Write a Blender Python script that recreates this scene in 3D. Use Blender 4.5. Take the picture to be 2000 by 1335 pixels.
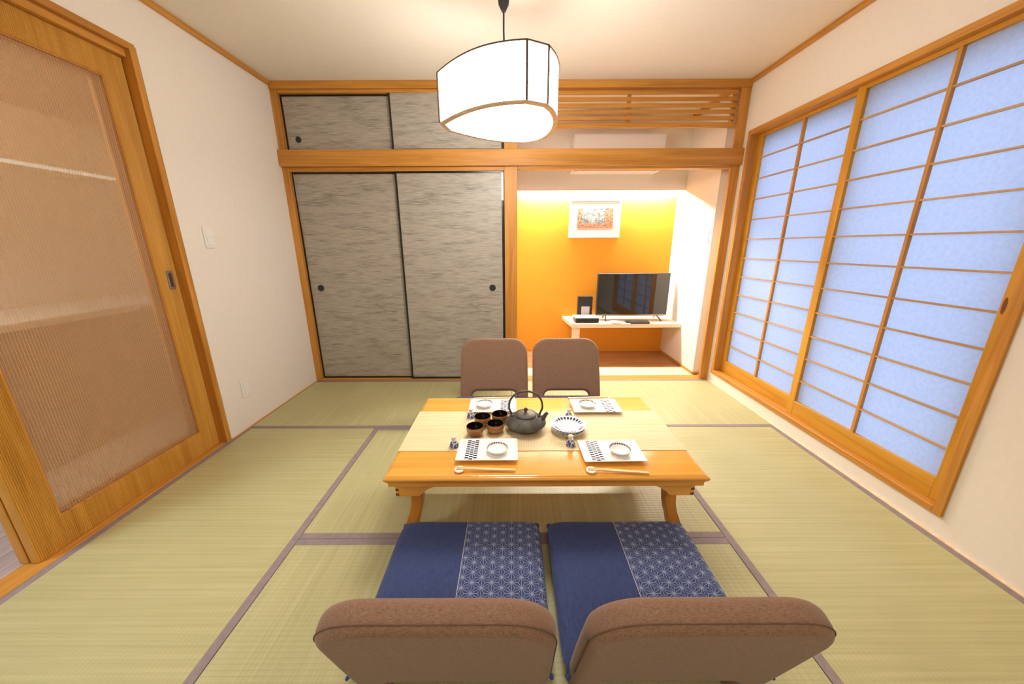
import bpy, bmesh, math, random
from mathutils import Vector, Matrix
random.seed(7)
PI = math.pi
SC = bpy.context.scene
COL = SC.collection
for o in list(bpy.data.objects):
    bpy.data.objects.remove(o)

# ------------------------------------------------------------------ camera
F_PX = 678.06
cd = bpy.data.cameras.new('camera'); cam = bpy.data.objects.new('camera', cd); COL.objects.link(cam)
cd.sensor_width = 36.0; cd.lens = F_PX / 2000 * 36.0; cd.clip_start = 0.02
pitch, yaw, roll = 0.2697, -0.0003, -0.0041
fw = Vector((math.sin(yaw)*math.cos(pitch), math.cos(yaw)*math.cos(pitch), -math.sin(pitch)))
rt = Vector((math.cos(yaw), -math.sin(yaw), 0)); up = rt.cross(fw)
r2 = math.cos(roll)*rt + math.sin(roll)*up; u2 = -math.sin(roll)*rt + math.cos(roll)*up
M = Matrix((r2, u2, -fw)).transposed().to_4x4(); M.translation = Vector((0.0045, -2.9163, 1.1566))
cam.matrix_world = M
SC.camera = cam

# ------------------------------------------------------------------ world, exposure, light levels
SC.view_settings.view_transform = 'Standard'; SC.view_settings.look = 'None'
SC.view_settings.gamma = 1.0; SC.view_settings.use_curve_mapping = False
SC.view_settings.exposure = 0.0
SKY_COLOR, SKY_STRENGTH = (0.44, 0.61, 1.0), 2.25
LAMP_COLOR, LAMP_STRENGTH = (1.0, 0.94, 0.86), 25.0
COVE_COLOR, COVE_STRENGTH = (1.0, 0.96, 0.86), 560.0
HALL_STRENGTH = 62.0
REAR_FILL_STRENGTH = 29.0
w = bpy.data.worlds.new('sky'); SC.world = w; w.use_nodes = True
bg = w.node_tree.nodes['Background']
bg.inputs[0].default_value = (*SKY_COLOR, 1); bg.inputs[1].default_value = SKY_STRENGTH
SC.cycles.max_bounces = 10; SC.cycles.diffuse_bounces = 6; SC.cycles.glossy_bounces = 4
SC.cycles.transmission_bounces = 8; SC.cycles.transparent_max_bounces = 16
SC.cycles.sample_clamp_indirect = 6.0
SC.cycles.caustics_reflective = False

# ------------------------------------------------------------------ node helpers
class NB:
    def __init__(s, name):
        s.mat = bpy.data.materials.new(name); s.mat.use_nodes = True
        s.t = s.mat.node_tree; s.t.nodes.clear()
        s.out = s.t.nodes.new('ShaderNodeOutputMaterial')
    def n(s, kind, **kw):
        nd = s.t.nodes.new(kind)
        for k, v in kw.items(): setattr(nd, k, v)
        return nd
    def link(s, a, b): s.t.links.new(a, b)
    def put(s, sock, v):
        if isinstance(v, bpy.types.NodeSocket): s.link(v, sock)
        elif isinstance(v, (tuple, list)) and len(v) == 3 and sock.type == 'RGBA': sock.default_value = (*v, 1)
        else: sock.default_value = v
    def m(s, op, a, b=0.0, c=None):
        nd = s.n('ShaderNodeMath', operation=op); s.put(nd.inputs[0], a); s.put(nd.inputs[1], b)
        if c is not None: s.put(nd.inputs[2], c)
        return nd.outputs[0]
    def pos(s):
        nd = s.n('ShaderNodeTexCoord'); sp = s.n('ShaderNodeSeparateXYZ'); s.link(nd.outputs['Object'], sp.inputs[0])
        return sp.outputs[0], sp.outputs[1], sp.outputs[2]
    def coord(s, scale=(1, 1, 1), loc=(0, 0, 0), rot=(0, 0, 0), src='Object'):
        nd = s.n('ShaderNodeTexCoord'); mp = s.n('ShaderNodeMapping')
        s.link(nd.outputs[src], mp.inputs[0])
        mp.inputs['Scale'].default_value = scale; mp.inputs['Location'].default_value = loc; mp.inputs['Rotation'].default_value = rot
        return mp.outputs[0]
    def noise(s, vec, scale=5, detail=3, rough=0.5, dist=0.0):
        nd = s.n('ShaderNodeTexNoise'); s.link(vec, nd.inputs['Vector'])
        nd.inputs['Scale'].default_value = scale; nd.inputs['Detail'].default_value = detail
        nd.inputs['Roughness'].default_value = rough; nd.inputs['Distortion'].default_value = dist
        return nd.outputs[0]
    def ramp(s, fac, stops):
        nd = s.n('ShaderNodeValToRGB'); s.link(fac, nd.inputs[0])
        el = nd.color_ramp.elements
        while len(el) < len(stops): el.new(0.5)
        for e, (p, c) in zip(el, stops):
            e.position = p; e.color = (*c, 1) if len(c) == 3 else c
        return nd.outputs[0]
    def mix(s, fac, a, b):
        nd = s.n('ShaderNodeMix', data_type='RGBA'); s.put(nd.inputs[0], fac); s.put(nd.inputs[6], a); s.put(nd.inputs[7], b)
        return nd.outputs[2]
    def bump(s, h, strength=0.3, dist=0.002):
        nd = s.n('ShaderNodeBump'); s.link(h, nd.inputs['Height']); nd.inputs['Strength'].default_value = strength
        nd.inputs['Distance'].default_value = dist
        return nd.outputs[0]
    def pbsdf(s, color, rough=0.5, metal=0.0, normal=None, coat=0.0, spec=0.5, **kw):
        b = s.n('ShaderNodeBsdfPrincipled'); s.put(b.inputs['Base Color'], color); s.put(b.inputs['Roughness'], rough)
        b.inputs['Metallic'].default_value = metal; b.inputs['Coat Weight'].default_value = coat
        b.inputs['Specular IOR Level'].default_value = spec
        if normal is not None: s.link(normal, b.inputs['Normal'])
        for k, v in kw.items(): s.put(b.inputs[k.replace('_', ' ')], v)
        return b.outputs[0]
    def done(s, shader):
        s.link(shader, s.out.inputs[0]); return s.mat

def plain(name, color, rough=0.5, metal=0.0, coat=0.0, nscale=0.0, spec=0.5, var=0.06):
    b = NB(name); col = color
    f = b.noise(b.coord(), 40, 3)
    col = b.ramp(f, [(0.3, tuple(c*(1-var) for c in color)), (0.7, tuple(min(1, c*(1+var)) for c in color))])
    nrm = b.bump(b.noise(b.coord(), nscale, 4), 0.10, 0.002) if nscale else None
    return b.done(b.pbsdf(col, rough, metal, nrm, coat, spec))

def wood(name, dark, light, axis, rough=0.45, coat=0.0, freq=1.0, spec=0.4):
    """grain runs along axis (0,1,2)"""
    b = NB(name)
    sc = [26*freq]*3; sc[axis] = 1.3*freq
    v = b.coord(tuple(sc))
    n1 = b.noise(v, 1.0, 4, 0.55, 0.7)
    sc2 = [170*freq]*3; sc2[axis] = 3.5*freq
    n2 = b.noise(b.coord(tuple(sc2)), 1.0, 2, 0.5)
    f = b.m('ADD', b.m('MULTIPLY', n1, 0.75), b.m('MULTIPLY', n2, 0.25))
    col = b.ramp(f, [(0.36, dark), (0.62, light)])
    return b.done(b.pbsdf(col, rough, 0, b.bump(n2, 0.08, 0.001), coat, spec))

# ------------------------------------------------------------------ materials
MT = {}
MT['plaster'] = plain('plaster', (0.80, 0.75, 0.69), 0.9, nscale=220, spec=0.2, var=0.015)
MT['ceiling'] = plain('ceiling_paper', (0.80, 0.75, 0.66), 0.95, nscale=150, spec=0.2, var=0.015)
WD, WL = (0.41, 0.168, 0.024), (0.60, 0.278, 0.050)
for i, a in enumerate('xyz'): MT['wood_'+a] = wood('stained_wood_'+a, WD, WL, i)
for i, a in enumerate('xyz'): MT['sash_'+a] = wood('shoji_wood_'+a, (0.46, 0.205, 0.014), (0.63, 0.315, 0.034), i)
MT['door_z'] = wood('ribbed_door_wood', (0.50, 0.245, 0.035), (0.66, 0.36, 0.070), 2)
MT['bar_wood'] = wood('muntin_bar_wood', (0.42, 0.235, 0.090), (0.56, 0.34, 0.145), 1)
MT['table_x'] = wood('table_wood', (0.66, 0.295, 0.038), (0.80, 0.40, 0.075), 0, rough=0.14, coat=0.4, freq=0.6)
MT['table_z'] = wood('table_leg_wood', (0.48, 0.175, 0.020), (0.62, 0.26, 0.036), 2, rough=0.3, coat=0.2)
MT['endgrain'] = plain('dark_joint_wood', (0.16, 0.045, 0.010), 0.5)
MT['pale_x'] = wood('pale_wood', (0.74, 0.60, 0.43), (0.86, 0.74, 0.58), 0, rough=0.4)
MT['light_plank'] = wood('light_plank_wood', (0.68, 0.51, 0.31), (0.80, 0.65, 0.45), 0, rough=0.35)
MT['dark_plank'] = wood('brown_plank_wood', (0.30, 0.135, 0.05), (0.44, 0.22, 0.09), 0, rough=0.35)
MT['orange_wall'] = plain('orange_wall_paint', (0.80, 0.345, 0.034), 0.85, nscale=160, spec=0.25, var=0.02)
MT['black'] = plain('black_lacquer', (0.012, 0.011, 0.010), 0.25)
MT['black_matte'] = plain('black_plastic', (0.02, 0.019, 0.018), 0.45)
MT['white'] = plain('white_plastic', (0.80, 0.78, 0.75), 0.35, var=0.01)
MT['white_frame'] = plain('white_paint', (0.82, 0.80, 0.77), 0.5, var=0.01)
MT['mat_board'] = plain('mat_board', (0.66, 0.61, 0.60), 0.9, var=0.01)
MT['porcelain'] = plain('porcelain', (0.86, 0.85, 0.80), 0.25, var=0.01, spec=0.35)
MT['navy_glaze'] = plain('navy_glaze', (0.012, 0.020, 0.085), 0.15)
MT['border'] = plain('grey_border_cloth', (0.235, 0.185, 0.185), 0.85, nscale=900, var=0.1)
MT['metal'] = plain('brushed_metal', (0.42, 0.40, 0.40), 0.3, metal=1.0)
MT['dark_metal'] = plain('dark_metal', (0.10, 0.09, 0.09), 0.35, metal=0.8)
MT['aluminium'] = plain('aluminium_sash', (0.50, 0.50, 0.52), 0.4, metal=0.6)
MT['chopstick'] = wood('chopstick_wood', (0.74, 0.47, 0.20), (0.86, 0.62, 0.32), 0, freq=2)
MT['concrete'] = plain('pale_concrete', (0.45, 0.44, 0.42), 0.9)
MT['lamp_strip'] = plain('dark_lamp_strip_wood', (0.050, 0.028, 0.014), 0.7)
MT['iron'] = None
MT['hall_floor'] = wood('greyish_floorboards', (0.36, 0.29, 0.27), (0.48, 0.40, 0.38), 1, rough=0.25)
MT['hall_cabinet'] = wood('tan_cabinet_wood', (0.36, 0.19, 0.085), (0.46, 0.26, 0.125), 1, rough=0.5)
MT['void'] = plain('closet_dark', (0.10, 0.08, 0.06), 0.9)

def m_iron():
    b = NB('cast_iron')
    vo = b.n('ShaderNodeTexVoronoi'); b.link(b.coord(), vo.inputs['Vector']); vo.inputs['Scale'].default_value = 160
    h = b.m('ADD', b.m('MULTIPLY', vo.outputs[0], -0.6), b.noise(b.coord(), 60, 4))
    col = b.ramp(b.noise(b.coord(), 30, 4), [(0.3, (0.055, 0.049, 0.043)), (0.7, (0.110, 0.100, 0.088))])
    return b.done(b.pbsdf(col, 0.5, 0.25, b.bump(h, 0.35, 0.003)))
MT['iron'] = m_iron()

def m_tatami(name, along):
    """ribs run along axis `along`; 15 mm pitch"""
    b = NB(name); x, y, z = b.pos()
    a, c = (x, y) if along == 'x' else (y, x)       # a along rib, c across
    rib = b.m('ABSOLUTE', b.m('SINE', b.m('MULTIPLY', c, PI/0.0150)))
    rush = b.m('SINE', b.m('MULTIPLY', a, 2*PI/0.0046))
    odd = b.m('MULTIPLY', b.m('SINE', b.m('MULTIPLY', c, PI/0.0150)), 40)
    odd = b.m('MINIMUM', b.m('MAXIMUM', odd, -1.0), 1.0)
    weave = b.m('MULTIPLY', rush, odd)
    h = b.m('ADD', b.m('POWER', rib, 0.5), b.m('MULTIPLY', weave, 0.10))
    sc = (1.2, 90, 1) if along == 'y' else (90, 1.2, 1)
    n1 = b.noise(b.coord(sc), 1.0, 3); n2 = b.noise(b.coord(), 2.2, 2)
    f = b.m('ADD', b.m('MULTIPLY', n1, 0.7), b.m('MULTIPLY', n2, 0.3))
    col = b.ramp(f, [(0.30, (0.365, 0.338, 0.160)), (0.55, (0.445, 0.418, 0.218)), (0.75, (0.515, 0.487, 0.270))])
    col = b.mix(b.m('MULTIPLY', b.m('POWER', b.m('SUBTRACT', 1.0, rib), 3.0), 0.32), col, (0.30, 0.255, 0.095))
    col = b.mix(b.m('MULTIPLY', b.m('ADD', b.m('MULTIPLY', weave, 0.5), 0.5), 0.12), col, (0.34, 0.29, 0.11))
    return b.done(b.pbsdf(col, 0.42, 0, b.bump(h, 0.35, 0.0012), spec=0.45))
MT['tatami_x'] = m_tatami('tatami_weave_x', 'x'); MT['tatami_y'] = m_tatami('tatami_weave_y', 'y')

def m_fusuma():
    b = NB('fusuma_paper')
    big = b.noise(b.coord((3.0, 1, 22)), 1.0, 2, 0.5, 0.1)
    st = b.noise(b.coord((10, 1, 170)), 1.0, 4, 0.65, 0.05)
    fine = b.noise(b.coord((260, 1, 600)), 1.0, 2, 0.6)
    warp = b.noise(b.coord((600, 1, 90)), 1.0, 2, 0.6)
    mask = b.ramp(big, [(0.34, (1, 1, 1)), (0.54, (0.18, 0.18, 0.18))])
    tex = b.m('ADD', b.m('MULTIPLY', st, 0.5), b.m('ADD', b.m('MULTIPLY', fine, 0.30), b.m('MULTIPLY', warp, 0.20)))
    dk = b.ramp(tex, [(0.40, (1, 1, 1)), (0.56, (0, 0, 0))])
    col = b.ramp(tex, [(0.38, (0.310, 0.286, 0.245)), (0.52, (0.405, 0.376, 0.326)), (0.64, (0.490, 0.462, 0.408))])
    col = b.mix(b.m('MULTIPLY', b.m('MULTIPLY', mask, dk), 0.88), col, (0.085, 0.076, 0.066))
    return b.done(b.pbsdf(col, 0.40, 0, b.bump(b.m('ADD', fine, st), 0.2, 0.001), spec=0.5))
MT['fusuma'] = m_fusuma()

def m_paper():
    b = NB('shoji_paper')
    f = b.noise(b.coord(), 60, 5, 0.65)
    col = b.ramp(f, [(0.3, (0.74, 0.76, 0.80)), (0.7, (0.84, 0.86, 0.90))])
    d = b.n('ShaderNodeBsdfDiffuse'); t = b.n('ShaderNodeBsdfTranslucent')
    b.link(col, d.inputs[0]); b.link(col, t.inputs[0])
    mx = b.n('ShaderNodeMixShader'); mx.inputs[0].default_value = 0.76
    b.link(d.outputs[0], mx.inputs[1]); b.link(t.outputs[0], mx.inputs[2])
    return b.done(mx.outputs[0])
MT['paper'] = m_paper()

def m_emit(name, color, strength):
    b = NB(name); e = b.n('ShaderNodeEmission'); e.inputs[0].default_value = (*color, 1); e.inputs[1].default_value = strength
    return b.done(e.outputs[0])
MT['lamp_glow'] = m_emit('lamp_shade_glow', LAMP_COLOR, LAMP_STRENGTH)
MT['cove_glow'] = m_emit('cove_light_glow', COVE_COLOR, COVE_STRENGTH)
MT['hall_glow'] = m_emit('hall_daylight_glow', (0.82, 0.91, 1.0), HALL_STRENGTH)
MT['strip_glow'] = m_emit('streak_strip_glow', (0.86, 0.92, 1.0), 1.1)
MT['fill_glow'] = m_emit('rear_fill_glow', (1.0, 0.93, 0.83), REAR_FILL_STRENGTH)

def m_reed():
    b = NB('reeded_panel')
    g = b.n('ShaderNodeBsdfTransparent'); g.inputs['Color'].default_value = (0.98, 0.95, 0.90, 1)
    p = b.pbsdf((0.80, 0.60, 0.385), 0.30, spec=0.7)
    t = b.n('ShaderNodeBsdfTranslucent'); t.inputs[0].default_value = (0.94, 0.76, 0.54, 1)
    m1 = b.n('ShaderNodeMixShader'); m1.inputs[0].default_value = 0.30; b.link(p, m1.inputs[1]); b.link(t.outputs[0], m1.inputs[2])
    lw = b.n('ShaderNodeLayerWeight'); lw.inputs[0].default_value = 0.42      # the wall of each rib is thicker where it is seen edge-on
    k = b.m('MINIMUM', b.m('ADD', b.m('MULTIPLY', lw.outputs['Facing'], 1.05), 0.08), 1.0)
    m2 = b.n('ShaderNodeMixShader'); b.link(k, m2.inputs[0]); b.link(g.outputs[0], m2.inputs[1]); b.link(m1.outputs[0], m2.inputs[2])
    return b.done(m2.outputs[0])
MT['reed'] = m_reed()

def m_glass():
    b = NB('outer_window_glass')
    t = b.n('ShaderNodeBsdfTransparent'); t.inputs[0].default_value = (0.93, 0.95, 0.97, 1)
    g = b.n('ShaderNodeBsdfGlossy'); g.inputs['Roughness'].default_value = 0.05
    mx = b.n('ShaderNodeMixShader'); mx.inputs[0].default_value = 0.06
    b.link(t.outputs[0], mx.inputs[1]); b.link(g.outputs[0], mx.inputs[2])
    return b.done(mx.outputs[0])
MT['glass'] = m_glass()

def m_fabric(name, c1, c2, pitch=0.0016, rough=0.9):
    b = NB(name); x, y, z = b.pos()
    wob = b.m('MULTIPLY', b.noise(b.coord(), 160, 3), 14.0)
    wa = b.m('SINE', b.m('ADD', b.m('MULTIPLY', x, 2*PI/pitch), wob)); wb = b.m('SINE', b.m('ADD', b.m('MULTIPLY', z, 2*PI/pitch), wob))
    weave = b.m('ADD', b.m('MULTIPLY', b.m('MULTIPLY', wa, wb), 0.5), 0.5)
    fib = b.m('ADD', b.m('MULTIPLY', b.noise(b.coord((620, 620, 110)), 1.0, 3, 0.7), 0.5), b.m('MULTIPLY', b.noise(b.coord((110, 620, 620)), 1.0, 3, 0.7), 0.5))
    f = b.m('ADD', b.m('MULTIPLY', weave, 0.07), b.m('MULTIPLY', fib, 0.90))
    col = b.ramp(f, [(0.36, c1), (0.66, c2)])
    return b.done(b.pbsdf(col, rough, 0, b.bump(f, 0.35, 0.0012), spec=0.2, Sheen_Weight=0.15))
MT['brown_fabric'] = m_fabric('brown_tweed', (0.150, 0.082, 0.052), (0.355, 0.218, 0.145))
MT['brown_seam'] = plain('brown_thread', (0.115, 0.062, 0.040), 0.9)

def navy_cloth(b):
    n1 = b.noise(b.coord((700, 26, 60)), 1.0, 2, 0.6); n2 = b.noise(b.coord((40, 700, 60)), 1.0, 2, 0.6)
    f = b.m('ADD', b.m('MULTIPLY', n1, 0.6), b.m('MULTIPLY', n2, 0.4))
    return b.ramp(f, [(0.36, (0.026, 0.040, 0.120)), (0.62, (0.052, 0.078, 0.205))]), f
def m_navy():
    b = NB('navy_linen'); col, f = navy_cloth(b)
    return b.done(b.pbsdf(col, 0.85, 0, b.bump(f, 0.3, 0.001), spec=0.25, Sheen_Weight=0.1))
MT['navy'] = m_navy()
def m_asanoha():
    b = NB('navy_star_lattice_print'); base, f = navy_cloth(b); x, y, z = b.pos()
    a = 0.0375; h = a*math.sqrt(3)/2
    fr = []
    for k in range(3):
        th = k*2*PI/3
        t = b.m('ADD', b.m('MULTIPLY', x, math.cos(th)/h), b.m('MULTIPLY', y, math.sin(th)/h))
        fr.append(b.m('FRACT', b.m('ADD', t, 50.0)))
    s3 = b.m('ADD', fr[0], b.m('ADD', fr[1], fr[2]))
    dn = b.m('GREATER_THAN', s3, 1.5)
    g = [b.m('ABSOLUTE', b.m('SUBTRACT', dn, q)) for q in fr]
    mn = b.m('MINIMUM', g[0], b.m('MINIMUM', g[1], g[2])); mxx = b.m('MAXIMUM', g[0], b.m('MAXIMUM', g[1], g[2]))
    md = b.m('SUBTRACT', b.m('ADD', g[0], b.m('ADD', g[1], g[2])), b.m('ADD', mn, mxx))
    line = b.m('MINIMUM', mn, b.m('DIVIDE', b.m('SUBTRACT', md, mn), 1.732))
    mask = b.m('SUBTRACT', 1.0, b.m('SMOOTH_MIN', 1.0, b.m('DIVIDE', line, 0.031), 0.2))
    mask = b.m('MINIMUM', b.m('MULTIPLY', b.m('MAXIMUM', mask, 0.0), 1.8), 0.86)
    col = b.mix(mask, base, (0.31, 0.37, 0.52))
    return b.done(b.pbsdf(col, 0.85, 0, b.bump(f, 0.3, 0.001), spec=0.25, Sheen_Weight=0.1))
MT['asanoha'] = m_asanoha()

def m_runner():
    b = NB('woven_rush_runner'); x, y, z = b.pos()
    l1 = b.m('POWER', b.m('ABSOLUTE', b.m('SINE', b.m('MULTIPLY', y, PI/0.0052))), 0.6)
    l2 = b.m('POWER', b.m('ABSOLUTE', b.m('SINE', b.m('MULTIPLY', x, PI/0.011))), 0.35)
    n = b.noise(b.coord((3, 190, 1)), 1.0, 3)
    col = b.ramp(n, [(0.3, (0.68, 0.54, 0.29)), (0.6, (0.82, 0.70, 0.45))])
    col = b.mix(b.m('MULTIPLY', b.m('SUBTRACT', 1.0, l1), 0.55), col, (0.40, 0.26, 0.09))
    col = b.mix(b.m('MULTIPLY', b.m('SUBTRACT', 1.0, l2), 0.50), col, (0.42, 0.30, 0.12))
    return b.done(b.pbsdf(col, 0.6, 0, b.bump(b.m('MULTIPLY', l1, l2), 0.5, 0.001), spec=0.3))
MT['runner'] = m_runner()

def m_band():
    b = NB('navy_checker_band'); x, y, z = b.pos()
    u = b.m('DIVIDE', b.m('ADD', x, 0.024), 0.016); v = b.m('DIVIDE', b.m('ADD', y, 0.5), 0.0155)
    col_i = b.m('FLOOR', u)
    vv = b.m('ADD', v, b.m('MULTIPLY', b.m('MODULO', col_i, 2.0), 0.5))
    fv = b.m('ABSOLUTE', b.m('SUBTRACT', b.m('FRACT', vv), 0.5)); fu = b.m('ABSOLUTE', b.m('SUBTRACT', b.m('FRACT', u), 0.5))
    dash = b.m('MULTIPLY', b.m('LESS_THAN', fv, 0.29), b.m('LESS_THAN', fu, 0.46))
    edge = b.m('GREATER_THAN', b.m('ABSOLUTE', x), 0.0232)
    f = b.m('MAXIMUM', dash, edge)
    col = b.mix(f, (0.84, 0.83, 0.80), (0.016, 0.022, 0.085))
    return b.done(b.pbsdf(col, 0.4, spec=0.08))
MT['band'] = m_band()

def m_ring(name, r0, r1, nn, inner=None, nz=0.4):
    """white porcelain with a navy ring of dots between radii r0..r1"""
    b = NB(name); x, y, z = b.pos()
    r = b.m('SQRT', b.m('ADD', b.m('MULTIPLY', x, x), b.m('MULTIPLY', y, y)))
    an = b.m('ARCTAN2', y, x)
    s = b.m('SINE', b.m('MULTIPLY', an, float(nn)))
    rm = (r0+r1)/2; hw = (r1-r0)/2
    q = b.m('ABSOLUTE', b.m('DIVIDE', b.m('SUBTRACT', r, rm), hw))
    f = b.m('MULTIPLY', b.m('LESS_THAN', q, 1.0), b.m('GREATER_THAN', s, b.m('SUBTRACT', b.m('MULTIPLY', q, 0.9), 0.75)))
    if inner:
        q2 = b.m('LESS_THAN', b.m('ABSOLUTE', b.m('SUBTRACT', r, inner)), 0.0016)
        s2 = b.m('GREATER_THAN', b.m('SINE', b.m('MULTIPLY', an, 44.0)), -0.3)
        f = b.m('MAXIMUM', f, b.m('MULTIPLY', q2, s2))
    f = b.m('MULTIPLY', f, b.m('GREATER_THAN', b.noise(b.coord(), 30, 1), 0.34))
    up_ = b.n('ShaderNodeNewGeometry'); sp = b.n('ShaderNodeSeparateXYZ'); b.link(up_.outputs['Normal'], sp.inputs[0])
    f = b.m('MULTIPLY', f, b.m('GREATER_THAN', sp.outputs[2], nz))
    col = b.mix(f, (0.86, 0.85, 0.81), (0.020, 0.028, 0.115))
    return b.done(b.pbsdf(col, 0.22, spec=0.35))
MT['dish_ring'] = m_ring('dish_ring_print', 0.0388, 0.0426, 34)
MT['plate_ring'] = m_ring('plate_ring_print', 0.054, 0.071, 26, inner=0.047, nz=0.75)

def m_bottle():
    b = NB('blue_floral_porcelain')
    f = b.noise(b.coord(), 130, 3, 0.6); x, y, z = b.pos()
    low = b.m('LESS_THAN', z, 0.028)
    k = b.m('MULTIPLY', b.m('GREATER_THAN', f, 0.48), low)
    col = b.mix(k, (0.74, 0.76, 0.82), (0.05, 0.08, 0.30))
    return b.done(b.pbsdf(col, 0.12))
MT['bottle'] = m_bottle()

def m_cup():
    b = NB('brown_cup_glaze'); x, y, z = b.pos()
    f = b.noise(b.coord((10, 10, 60)), 1.5, 4)
    col = b.ramp(f, [(0.3, (0.20, 0.075, 0.016)), (0.55, (0.36, 0.16, 0.04)), (0.75, (0.46, 0.25, 0.09))])
    return b.done(b.pbsdf(col, 0.16, coat=0.3))
MT['cup'] = m_cup()
MT['cup_in'] = plain('black_cup_glaze', (0.010, 0.007, 0.005), 0.10)

def m_art():
    b = NB('landscape_print'); x, y, z = b.pos()
    n = b.noise(b.coord((14, 1, 26)), 1.0, 5, 0.65, 0.6)
    n2 = b.noise(b.coord((60, 1, 70)), 1.0, 3, 0.7)
    lake = b.ramp(b.m('ADD', b.m('MULTIPLY', n, 0.6), b.m('MULTIPLY', n2, 0.4)), [(0.40, (0.04, 0.04, 0.045)), (0.50, (0.20, 0.22, 0.22)), (0.60, (0.34, 0.36, 0.33))])
    leaf = b.ramp(n2, [(0.40, (0.07, 0.05, 0.05)), (0.50, (0.50, 0.13, 0.06)), (0.62, (0.55, 0.27, 0.14))])
    edge = b.m('ADD', b.m('ABSOLUTE', b.m('DIVIDE', b.m('ADD', x, 0.02), 0.18)), b.m('MULTIPLY', n, 0.9))
    lowm = b.m('LESS_THAN', b.m('ADD', z, b.m('MULTIPLY', n, 0.10)), -0.030)
    side = b.m('GREATER_THAN', edge, 1.10)
    col = b.mix(b.m('MAXIMUM', lowm, side), lake, leaf)
    hills = b.m('GREATER_THAN', b.m('ADD', z, b.m('MULTIPLY', n, 0.07)), 0.105)
    col = b.mix(hills, col, (0.50, 0.47, 0.43))
    return b.done(b.pbsdf(col, 0.6))
MT['art'] = m_art()
def m_screen():
    b = NB('television_glass')
    return b.done(b.pbsdf((0.012, 0.012, 0.014), 0.04, spec=0.9))
MT['screen'] = m_screen()

# ------------------------------------------------------------------ mesh helpers
def tag(o, label=None, cat=None, group=None, kind=None):
    if label: o['label'] = label
    if cat: o['category'] = cat
    if group: o['group'] = group
    if kind: o['kind'] = kind
    return o
def obj(name, bm, mat, parent=None, smooth=False, loc=None):
    me = bpy.data.meshes.new(name)
    bmesh.ops.recalc_face_normals(bm, faces=bm.faces)
    bm.to_mesh(me); bm.free()
    for mm in (mat if isinstance(mat, (list, tuple)) else [mat]): me.materials.append(MT[mm])
    if smooth:
        me.polygons.foreach_set('use_smooth', [True]*len(me.polygons))
        me.set_sharp_from_angle(angle=math.radians(40))
    o = bpy.data.objects.new(name, me); COL.objects.link(o)
    if parent: o.parent = parent
    if loc: o.location = loc
    return o
def thing(name, label, cat, loc=(0, 0, 0), rz=0.0, group=None, kind=None):
    o = bpy.data.objects.new(name, None); COL.objects.link(o); o.empty_display_size = 0.05
    o.location = loc; o.rotation_euler = (0, 0, rz)
    return tag(o, label, cat, group, kind)
def struct(name, bm, mat, label=None, smooth=False):
    return tag(obj(name, bm, mat, None, smooth), label, None, None, 'structure')
def box(bm, x0, x1, y0, y1, z0, z1, bev=0.0, seg=1):
    b2 = bmesh.new()
    bmesh.ops.create_cube(b2, size=1.0)
    for v in b2.verts:
        v.co = Vector((x0+(v.co.x+.5)*(x1-x0), y0+(v.co.y+.5)*(y1-y0), z0+(v.co.z+.5)*(z1-z0)))
    if bev > 0: bmesh.ops.bevel(b2, geom=b2.edges[:], offset=bev, segments=seg, profile=0.5, affect='EDGES')
    merge(bm, b2); return bm
def merge(bm, b2, mat_index=None, mtx=None):
    if mtx is not None: b2.transform(mtx)
    mp = {}
    for v in b2.verts: mp[v] = bm.verts.new(v.co)
    for f in b2.faces:
        try:
            nf = bm.faces.new([mp[v] for v in f.verts]); nf.material_index = f.material_index if mat_index is None else mat_index
        except ValueError: pass
    b2.free()
def B(*a, **k): return box(bmesh.new(), *a, **k)
def lathe(bm, prof, seg=40, cx=0, cy=0, cz=0, mats=None):
    rings = []
    for r, z in prof:
        if r < 1e-6: rings.append([bm.verts.new((cx, cy, cz+z))])
        else: rings.append([bm.verts.new((cx+r*math.cos(2*PI*i/seg), cy+r*math.sin(2*PI*i/seg), cz+z)) for i in range(seg)])
    for k in range(len(rings)-1):
        a, b = rings[k], rings[k+1]
        for i in range(seg):
            j = (i+1) % seg
            if len(a) == 1 and len(b) == 1: continue
            if len(a) == 1: f = bm.faces.new((a[0], b[i], b[j]))
            elif len(b) == 1: f = bm.faces.new((a[i], a[j], b[0]))
            else: f = bm.faces.new((a[i], a[j], b[j], b[i]))
            if mats: f.material_index = mats[k]
    return bm
def tube(bm, pts, r, seg=8, closed=False, caps=True):
    pts = [Vector(p) for p in pts]; n = len(pts); rings = []; prev = None
    rr = r if isinstance(r, (list, tuple)) else [r]*n
    for i, p in enumerate(pts):
        t = (pts[(i+1) % n]-pts[i-1]) if closed else (pts[min(i+1, n-1)]-pts[max(i-1, 0)])
        t.normalize()
        if prev is None:
            a = Vector((0, 0, 1)) if abs(t.z) < 0.9 else Vector((1, 0, 0)); u = t.cross(a).normalized()
        else:
            u = (prev-t*prev.dot(t)).normalized()
        prev = u; v = t.cross(u)
        rings.append([bm.verts.new(p+rr[i]*(math.cos(2*PI*k/seg)*u+math.sin(2*PI*k/seg)*v)) for k in range(seg)])
    for i in range(n if closed else n-1):
        a, b = rings[i], rings[(i+1) % n]
        for k in range(seg): bm.faces.new((a[k], a[(k+1) % seg], b[(k+1) % seg], b[k]))
    if caps and not closed:
        bm.faces.new(rings[0][::-1]); bm.faces.new(rings[-1])
    return bm
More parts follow.
